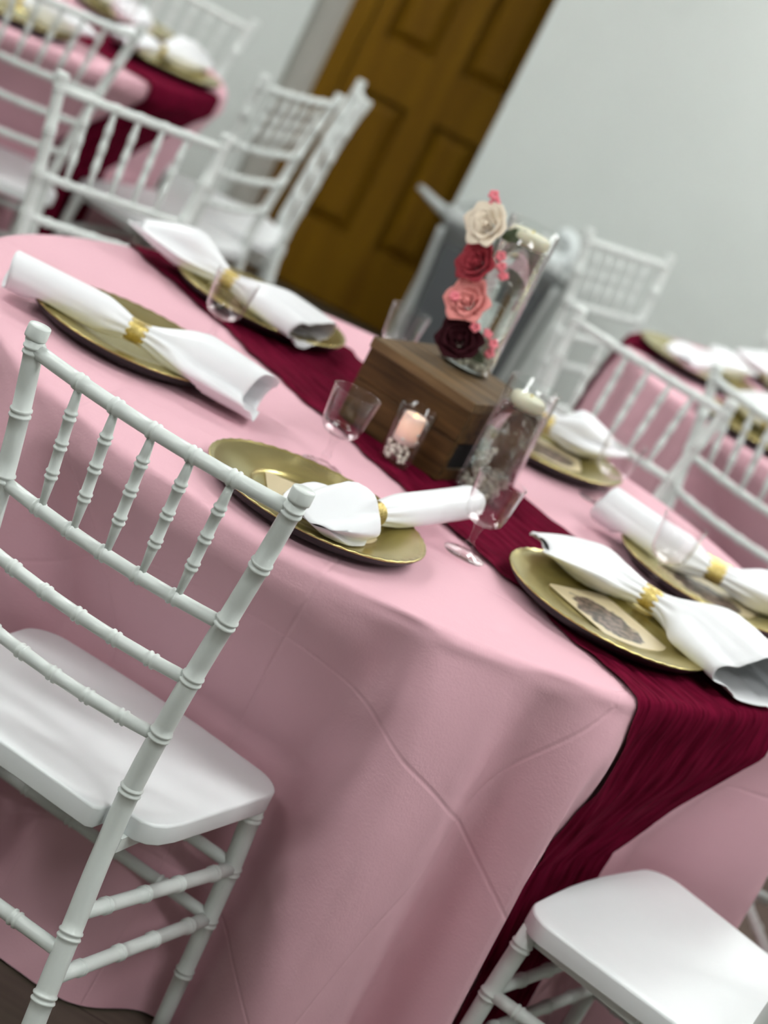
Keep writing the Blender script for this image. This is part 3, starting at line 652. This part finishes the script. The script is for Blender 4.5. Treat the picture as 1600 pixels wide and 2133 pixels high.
napkin((0.003, -0.552, 0.802), [((-0.068, -0.705, 0.802), 'flat', 0.115, 0.075), ((0.122, -0.290, 0.812), 'roll', 0.052, 0.046)], (-0.070, -0.549), 'white satin napkin whose roll points at the short vase', G2, 'ribbed gold ring on the napkin nearest the foreground chair', 2)
napkin((0.429, -0.270, 0.804), [((0.250, -0.300, 0.808), 'flat', 0.105, 0.056), ((0.600, -0.405, 0.802), 'fan', 0.150, 0.072)], (0.374, -0.364), 'large white napkin draped off the runner plate at lower right', G2, 'gold glitter ring on the napkin over the runner', 5)
napkin((0.545, 0.085, 0.802), [((0.345, 0.150, 0.806), 'roll', 0.080, 0.066), ((0.735, 0.150, 0.800), 'flat', 0.110, 0.060)], (0.548, 0.093), 'white napkin with rolled end at the right edge of the near table', G2, 'gold ring on the napkin at the right frame edge', 7)
napkin((0.205, 0.530, 0.802), [((0.060, 0.560, 0.802), 'flat', 0.09, 0.05), ((0.340, 0.575, 0.812), 'flat', 0.11, 0.070)], (0.210, 0.468), 'white napkin behind the short glass vase', G2, 'gold ring on the napkin behind the short vase', 9)
napkin((-0.409, 0.362, 0.804), [((-0.595, 0.395, 0.812), 'flat', 0.11, 0.070), ((-0.235, 0.285, 0.800), 'fan', 0.120, 0.058)], (-0.346, 0.397), 'white napkin on the far plate of the near table, towards the door', G2, 'gold ring on the far napkin nearest the door', 11)
G3 = 'clear plastic goblets on the near table'
goblet(-0.096, -0.298, 'clear goblet left of the lit candle', G3)
goblet(0.148, -0.400, 'clear goblet before the short glass vase', G3, TOP + 0.0085)
goblet(-0.363, 0.040, 'clear goblet before the far napkin, left of the runner', G3)
goblet(0.338, 0.330, 'clear goblet right of the short glass vase, before the far chair', G3)
goblet(0.448, -0.052, 'clear goblet before the napkin at the right frame edge', G3)
goblet(-0.103, 0.472, 'clear goblet behind the left corner of the wooden box', G3)

def card(cx_, cy_, ang, z, label, w=0.165, h=0.128):
    n = 6; out = []
    for sx_, sy_, a0 in ((1, 1, 0), (-1, 1, 90), (-1, -1, 180), (1, -1, 270)):
        for k in range(n): a = math.radians(a0 + 90 * k / (n - 1)); out.append((sx_ * (w / 2 - 0.008) + 0.008 * math.cos(a), sy_ * (h / 2 - 0.008) + 0.008 * math.sin(a)))
    N = len(out); V = [(x, y, -0.0006) for x, y in out] + [(x, y, 0.0006) for x, y in out]
    F = [tuple(reversed(range(N))), tuple(range(N, 2 * N))] + [(j, (j + 1) % N, N + (j + 1) % N, N + j) for j in range(N)]
    return obj('printed_card', mesh('printed_card', V, F, 'printed_card', smooth=False), None, (cx_, cy_, z), math.radians(ang), label=label, cat='card', group='cream printed cards on the plates')
card(0.380, -0.375, -45, PZ + 0.0137, 'cream printed card on the plate over the runner')
card(-0.060, -0.545, 14, PZ + 0.0097, 'cream printed card on the plate behind the foreground chair')
card(0.545, 0.060, -22, PZ + 0.0097, 'cream printed card on the plate at the right frame edge')
card(0.215, 0.455, 5, PZ + 0.0097, 'cream printed card on the plate behind the short vase')

# ------------------------------------------------------------------ centrepiece
bx_yaw = math.atan2(-0.097, 0.188)
box_o = empty('wooden_box', (-0.122, 0.012, TOP + 0.0065), bx_yaw, label='stained wooden box riser with a dark slot in its end, on the runner', cat='box')
BW, BD, BH = 0.2115, 0.235, 0.138; tk = 0.016
for z0, z1 in ((0, 0.0685), (0.0695, BH - tk)):
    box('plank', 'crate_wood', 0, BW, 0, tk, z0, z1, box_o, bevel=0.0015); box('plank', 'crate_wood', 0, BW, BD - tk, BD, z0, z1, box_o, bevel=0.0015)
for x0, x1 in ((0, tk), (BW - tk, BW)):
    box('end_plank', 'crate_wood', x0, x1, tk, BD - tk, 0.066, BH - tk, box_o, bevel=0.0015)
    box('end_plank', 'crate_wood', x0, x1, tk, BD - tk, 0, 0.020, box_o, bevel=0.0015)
    box('slot_shade', 'hole_shade', x0 + 0.004, x1 - 0.006, tk, BD - tk, 0.020, 0.066, box_o)  # near-black slab standing in for the shade inside the open slot
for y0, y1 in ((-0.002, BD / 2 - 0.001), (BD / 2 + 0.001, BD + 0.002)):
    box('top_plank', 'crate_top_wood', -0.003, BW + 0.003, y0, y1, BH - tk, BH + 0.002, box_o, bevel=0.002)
BT = TOP + 0.0065 + BH + 0.002

def vase(x, y, z, r, h, label, wl, lab_w, w0):
    t = obj('cylinder_vase', lathe('cylinder_vase', [(0, 0), (r - 0.001, 0), (r, 0.001), (r, h - 0.001), (r - 0.001, h), (r - 0.0025, h - 0.0005), (r - 0.0028, 0.0075), (r - 0.006, 0.0065), (0, 0.0065)], 'clear_glass', 64), None, (x, y, z), label=label, cat='vase', group='clear glass cylinder vases')
    rw = r - 0.0032
    obj('vase_water', lathe('vase_water', [(0, w0), (rw, w0), (rw, wl), (0, wl)], 'water', 64), None, (x, y, z), label=lab_w, cat='water')
    return t
V1 = (0.024, 0.120, BT); V1R, V1H = 0.045, 0.262
V2 = (0.139, -0.054, TOP + 0.0065); V2R, V2H = 0.043, 0.205
vase(*V1, V1R, V1H, 'tall clear glass cylinder vase on the wooden box', V1H * 0.86, 'water filling the tall vase on the wooden box', 0.036)
vase(*V2, V2R, V2H, 'short clear glass cylinder vase on the runner beside the box', V2H * 0.78, 'water filling the short vase beside the box', 0.050)
def pearl_mesh(r): 
    V, F = sphere_vf(r, 12, 8); return mesh('pearl_bead', V, F, 'pearl')
PM = {r: pearl_mesh(r) for r in (0.0035, 0.0045, 0.0055)}
def pearls(c, R_in, z0, n, label, group, rs, core=0.0, sizes=(0.0035, 0.0045, 0.0055)):
    placed = []; tries = 0
    while len(placed) < n and tries < 20000:
        tries += 1; r = rs.choice(sizes); rad = math.sqrt(rs.uniform(0, 1)) * (R_in - r); a = rs.uniform(0, 6.283)
        if rad < core + r: continue
        x, y = rad * math.cos(a), rad * math.sin(a); z = z0 + r
        for (px_, py_, pz_, pr) in placed:
            d2 = (px_ - x) ** 2 + (py_ - y) ** 2; s = r + pr
            if d2 < s * s: z = max(z, pz_ + math.sqrt(s * s - d2))
        placed.append((x, y, z, r))
    for x, y, z, r in placed:
        obj('pearl_bead', PM[r], None, (c[0] + x, c[1] + y, c[2] + z), label=label, cat='pearl', group=group)
rsP = np.random.RandomState(31)
pearls(V1, V1R - 0.0036, 0.0075, 70, 'ivory pearl bead at the bottom of the tall vase', 'pearls in the tall vase', rsP)
pearls(V2, V2R - 0.0036, 0.0075, 100, 'ivory pearl bead at the bottom of the short vase', 'pearls in the short vase', rsP)
def floating_candle(c, z, r, label, tilt=0.0):
    t = empty('floating_candle', (c[0], c[1], z), label=label, cat='candle', group='ivory floating candles'); t.rotation_euler = (tilt, tilt, 0)
    obj('wax', lathe('wax', [(0, -0.012), (r * 0.75, -0.012), (r * 0.93, -0.007), (r, 0.0), (r * 0.96, 0.007), (r * 0.85, 0.0105), (r * 0.5, 0.0115), (0, 0.011)], 'wax_ivory', 40), t)
    obj('wick', tube('wick', [(0, 0, 0.010), (0.0015, 0, 0.014), (0.002, 0, 0.0150)], 0.0016, 'wick', seg=8), t)
floating_candle(V1, V1[2] + V1H * 0.86 + 0.0125, 0.037, 'ivory floating candle at the top of the tall vase')
floating_candle(V2, V2[2] + V2H * 0.78 + 0.0125, 0.030, 'ivory floating candle inside the short vase')

# lit battery candle in its pearl-filled glass
HC = (-0.006, -0.103, TOP + 0.0065); HR, HH = 0.031, 0.098
obj('candle_glass', lathe('candle_glass', [(0, 0), (HR * 0.84, 0), (HR * 0.87, 0.0012), (HR, HH - 0.001), (HR - 0.0008, HH), (HR - 0.0020, HH - 0.0005), (HR * 0.87 - 0.002, 0.006), (HR * 0.8, 0.0045), (0, 0.0045)], 'clear_plastic', 48), None, HC, label='small clear candle glass part filled with pearls, before the box', cat='candle holder')
lc = empty('pillar_candle', (HC[0], HC[1], HC[2] + 0.036), label='glowing battery pillar candle in the small glass', cat='candle')
pr = 0.0185
obj('wax', lathe('wax', [(0, 0), (pr - 0.001, 0), (pr, 0.001), (pr, 0.046), (pr - 0.0012, 0.0475), (pr - 0.003, 0.046), (pr - 0.006, 0.0425), (0, 0.0415)], 'led_candle', 40), lc)
obj('flame_tip', lathe('flame_tip', [(0, 0.041), (0.0035, 0.0425), (0.0038, 0.045), (0.002, 0.0495), (0, 0.0515)], 'led_flame', 16), lc)
pearls(HC, HR * 0.87 - 0.0035, 0.0050, 58, 'ivory pearl bead around the lit candle', 'pearls in the candle glass', rsP, core=0.0, sizes=(0.0035, 0.0045))

# rose garland hanging on the tall vase
gar = empty('rose_garland', (V1[0], V1[1] - 0.05, BT), label='garland of four foam roses up the side of the tall vase', cat='flowers')
def petal_vf(rho, H, span, flare, lip, wav, rs, pt=0.0, nu=9, nv=7):
    V = []
    p = rs.uniform(0, 6.28)
    for i in range(nv):
        t = i / (nv - 1)
        for j in range(nu):
            q = j / (nu - 1) * 2 - 1
            wd = (0.55 + 0.45 * math.sin(PI * min(1, 0.25 + 0.6 * t))) ; a = q * span / 2 * wd
            rr = rho * (0.55 + 0.45 * t) + flare * t ** 2 + lip * max(0, t - 0.7) ** 2 * 8 + wav * math.sin(3 * q + p) * t + pt * (1 - abs(q)) ** 1.3 * t ** 2
            z = H * (t - 0.10 * q * q * t) - lip * 0.5 * max(0, t - 0.82) ** 2 * 12
            V.append((rr * math.cos(a), rr * math.sin(a), z))
    return V, grid_faces(nu, nv)
def rose(center, axis, r, mat, seed, label):
    rs = np.random.RandomState(seed); z = Vector(axis).normalized(); x = z.orthogonal().normalized(); y = z.cross(x)
    Mx = Matrix((x, y, z)).transposed().to_4x4(); Mx.translation = Vector(center) - gar.location
    prof = [(0, 0.0), (r * 0.14, r * 0.05), (r * 0.19, r * 0.35), (r * 0.13, r * 0.62), (r * 0.04, r * 0.68), (0, r * 0.66)]
    bud = obj('rose', lathe('rose', prof, mat, 14), gar); bud['label'] = label
    bud.matrix_basis = Mx
    k = 0
    for rho, H, n, span, flare, lip in ((0.20, 0.70, 3, 2.9, 0.02, 0.03), (0.32, 0.72, 4, 2.4, 0.06, 0.05), (0.48, 0.66, 5, 1.9, 0.12, 0.09), (0.62, 0.56, 6, 1.6, 0.22, 0.13)):
        for q in range(n):
            V, F = petal_vf(rho * r, H * r, span, flare * r, lip * r, 0.05 * r, rs, (0, 0, 0.10, 0.20)[k] * r)
            a = 2 * PI * q / n + k * 0.55 + rs.uniform(-0.15, 0.15); ca, sa = math.cos(a), math.sin(a)
            V = [(v[0] * ca - v[1] * sa, v[0] * sa + v[1] * ca, v[2]) for v in V]
            po = obj('petal', mesh('petal', V, F, mat), bud); md = po.modifiers.new('thickness', 'SOLIDIFY'); md.thickness = 0.0011
        k += 1
yv = V1[1] - V1R
rose((0.000, 0.052, 0.955), (-0.15, -0.85, 0.42), 0.037, 'rose_burgundy', 1, 'dark burgundy rose')
rose((-0.013, 0.058, 1.015), (-0.35, -0.80, 0.35), 0.037, 'rose_pink', 2, 'blush pink rose')
rose((-0.026, 0.062, 1.077), (-0.55, -0.75, 0.28), 0.034, 'rose_red', 3, 'dusty red rose')
rose((-0.040, 0.072, 1.137), (-0.50, -0.78, 0.30), 0.037, 'rose_ivory', 4, 'ivory rose')
def blossom(c, s=0.007, seed=0):
    rs = np.random.RandomState(seed); V, F = [], []
    for q in range(5):
        v, f = sphere_vf(s * 0.62, 8, 6, sc=(1, 1, 0.7), c=(s * 0.7 * math.cos(q * 1.2566), s * 0.7 * math.sin(q * 1.2566), rs.uniform(-1, 1) * s * 0.3)); o = len(V); V += v; F += [tuple(i + o for i in g) for g in f]
    o = obj('blossom', mesh('blossom', V, F, 'blossom_pink'), gar); o.location = Vector(c) - gar.location; o.rotation_euler = (rs.uniform(0.6, 1.4), 0, rs.uniform(-0.6, 0.6))
for k, c in enumerate(((-0.004, 0.070, 1.105), (0.004, 0.066, 1.092), (0.014, 0.066, 1.080), (0.052, 0.064, 0.958), (0.034, 0.062, 0.985), (0.050, 0.066, 0.974), (-0.052, 0.075, 1.178), (-0.058, 0.075, 1.186), (0.012, 0.036, 0.990), (-0.040, 0.04, 1.02))):
    blossom(c, 0.0075, k)
obj('stem', tube('stem', catmull([(0.02, 0.070, 0.925), (0.004, 0.066, 0.96), (-0.006, 0.070, 1.02), (-0.014, 0.073, 1.08), (-0.022, 0.080, 1.14), (-0.046, 0.080, 1.176)], 6) - np.array(gar.location), 0.0018, 'stem_green', seg=8), gar)
lf = np.array([(0.0, 0, 0), (0.010, 0.010, 0.001), (0.026, 0.013, 0.003), (0.042, 0.008, 0.001), (0.052, 0, -0.003), (0.042, -0.008, 0.001), (0.026, -0.013, 0.003), (0.010, -0.010, 0.001), (0.026, 0, -0.001)])
LFm = mesh('leaf', lf, [(0, 1, 8), (1, 2, 8), (2, 3, 8), (3, 4, 8), (4, 5, 8), (5, 6, 8), (6, 7, 8), (7, 0, 8)], 'stem_green')
for c, ry, rz_ in (((-0.018, 0.083, 1.130), -0.5, 0.3), ((-0.012, 0.075, 1.05), 0.5, 2.6), ((0.01, 0.07, 0.95), 0.3, 0.5)):
    o = obj('leaf', LFm, gar); o.location = Vector(c) - gar.location; o.rotation_euler = (0.9, ry, rz_); md = o.modifiers.new('thickness', 'SOLIDIFY'); md.thickness = 0.0008

# ------------------------------------------------------------------ grey bin by the wall
def bin_():
    t = empty('trash_bin', (-0.005, 3.72, 0), label='tall grey bin with pale lit edges and a white liner, behind the vases', cat='bin')
    t.rotation_euler = (0, 0, math.radians(-8)); t.scale = (1.05, 1.05, 0.97)
    def rrect(wx, wy, rr, n=6):
        o = []
        for sx_, sy_, a0 in ((1, 1, 0), (-1, 1, 90), (-1, -1, 180), (1, -1, 270)):
            for k in range(n): a = math.radians(a0 + 90 * k / (n - 1)); o.append((sx_ * (wx - rr) + rr * math.cos(a), sy_ * (wy - rr) + rr * math.sin(a)))
        return o
    V = []; prof = [(0.0, 0.165, 0.13), (0.01, 0.172, 0.137), (0.60, 0.197, 0.165), (0.605, 0.207, 0.175), (0.665, 0.210, 0.178), (0.67, 0.203, 0.171), (0.66, 0.196, 0.164), (0.05, 0.165, 0.13)]
    for z, wx, wy in prof: V += [(x, y, z) for x, y in rrect(wx, wy, 0.04)]
    n = 24; F = grid_faces(n, len(prof), True); F.append(tuple(reversed(range(n)))); F.append(tuple(range((len(prof) - 1) * n, len(prof) * n)))
    obj('body', mesh('body', V, F, 'bin_grey'), t)
    for s in (-1, 1):
        obj('lit_edge', tube('lit_edge', [(s * 0.163, -0.128, 0.01), (s * 0.197, -0.163, 0.60)], 0.012, 'bin_pale', seg=10), t)  # paler tubes put the lit corners of the bin into colour
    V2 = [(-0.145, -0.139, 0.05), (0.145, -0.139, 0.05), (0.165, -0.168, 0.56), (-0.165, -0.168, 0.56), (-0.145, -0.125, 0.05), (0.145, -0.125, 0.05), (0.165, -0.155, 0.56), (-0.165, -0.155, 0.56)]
    obj('shaded_face', mesh('shaded_face', V2, [(0, 1, 2, 3), (4, 7, 6, 5), (0, 4, 5, 1), (1, 5, 6, 2), (2, 6, 7, 3), (3, 7, 4, 0)], 'bin_shade', smooth=False), t)  # dark sheet standing in for the bin's shaded face
    obj('handle', tube('handle', catmull([(-0.20, -0.13, 0.64), (-0.26, -0.13, 0.655), (-0.30, -0.12, 0.668), (-0.325, -0.11, 0.672)], 5), lambda q: 0.022 - 0.012 * q, 'bin_pale', seg=10), t)
    V = []
    for z, g, in ((0.640, 0.009), (0.672, 0.005), (0.680, -0.004), (0.682, -0.014), (0.62, -0.022)):
        V += [(x * (1 + 0.02 * math.sin(9 * i)), y * (1 + 0.02 * math.cos(7 * i)), z + 0.006 * math.sin(5 * i)) for i, (x, y) in enumerate(rrect(0.205 + g, 0.173 + g, 0.04))]
    obj('liner', mesh('liner', V, grid_faces(24, 5, True), 'bin_pale'), t)
    V, F = [], []
    for q in range(14):
        a = q / 13 * 4.6; v, f = sphere_vf(0.024, 10, 7, sc=(1, 1, 1.2), c=(0.145 + 0.045 * math.sin(a) , -0.15 + 0.01 * math.cos(a), 0.715 + 0.045 * math.cos(a))); o = len(V); V += v; F += [tuple(i + o for i in g) for g in f]
    obj('liner_knot', mesh('liner_knot', V, F, 'liner_white'), t)
bin_()

# ------------------------------------------------------------------ settings on the back tables
def setting(D, ang, r, tag, gp, seed, twist=0.25, up=0.0):
    a = math.radians(ang); e = np.array([math.cos(a), math.sin(a)]); tn = np.array([-e[1], e[0]]) ; c = D.c + r * e; z = PZ + up
    plate(c[0], c[1], 'gold charger plate ' + tag, gp + ' plates', z)
    rc = c - 0.03 * e; ct = tn * math.cos(twist) + e * math.sin(twist)
    E0 = rc - 0.19 * ct - 0.02 * e; E1 = rc + 0.19 * ct + 0.03 * e
    napkin((rc[0], rc[1], 0.804), [((E0[0], E0[1], 0.806), 'flat', 0.12, 0.07), ((E1[0], E1[1], 0.806), 'flat', 0.12, 0.07)], c, 'white bow shaped napkin ' + tag, gp + ' napkins', 'gold ring on the napkin ' + tag, seed, 36, 18)
    g = D.c + (r - 0.20) * e + 0.13 * tn; goblet(g[0], g[1], 'clear goblet ' + tag, gp + ' goblets')
GL, GR = 'upper left table', 'far right table'
setting(D1, -5, 0.575, 'over the hanging runner of the upper left table', GL, 41, up=0.004)
setting(D1, 52, 0.53, 'at the wall side of the upper left table', GL, 42)
setting(D1, -62, 0.53, 'behind the chair back at top left', GL, 43)
setting(D2, 175, 0.56, 'over the runner end of the far right table', GR, 45, up=0.004)
setting(D2, 226, 0.58, 'behind the chair spindles on the far right table', GR, 46)
setting(D2, 118, 0.53, 'at the wall side of the far right table', GR, 48)
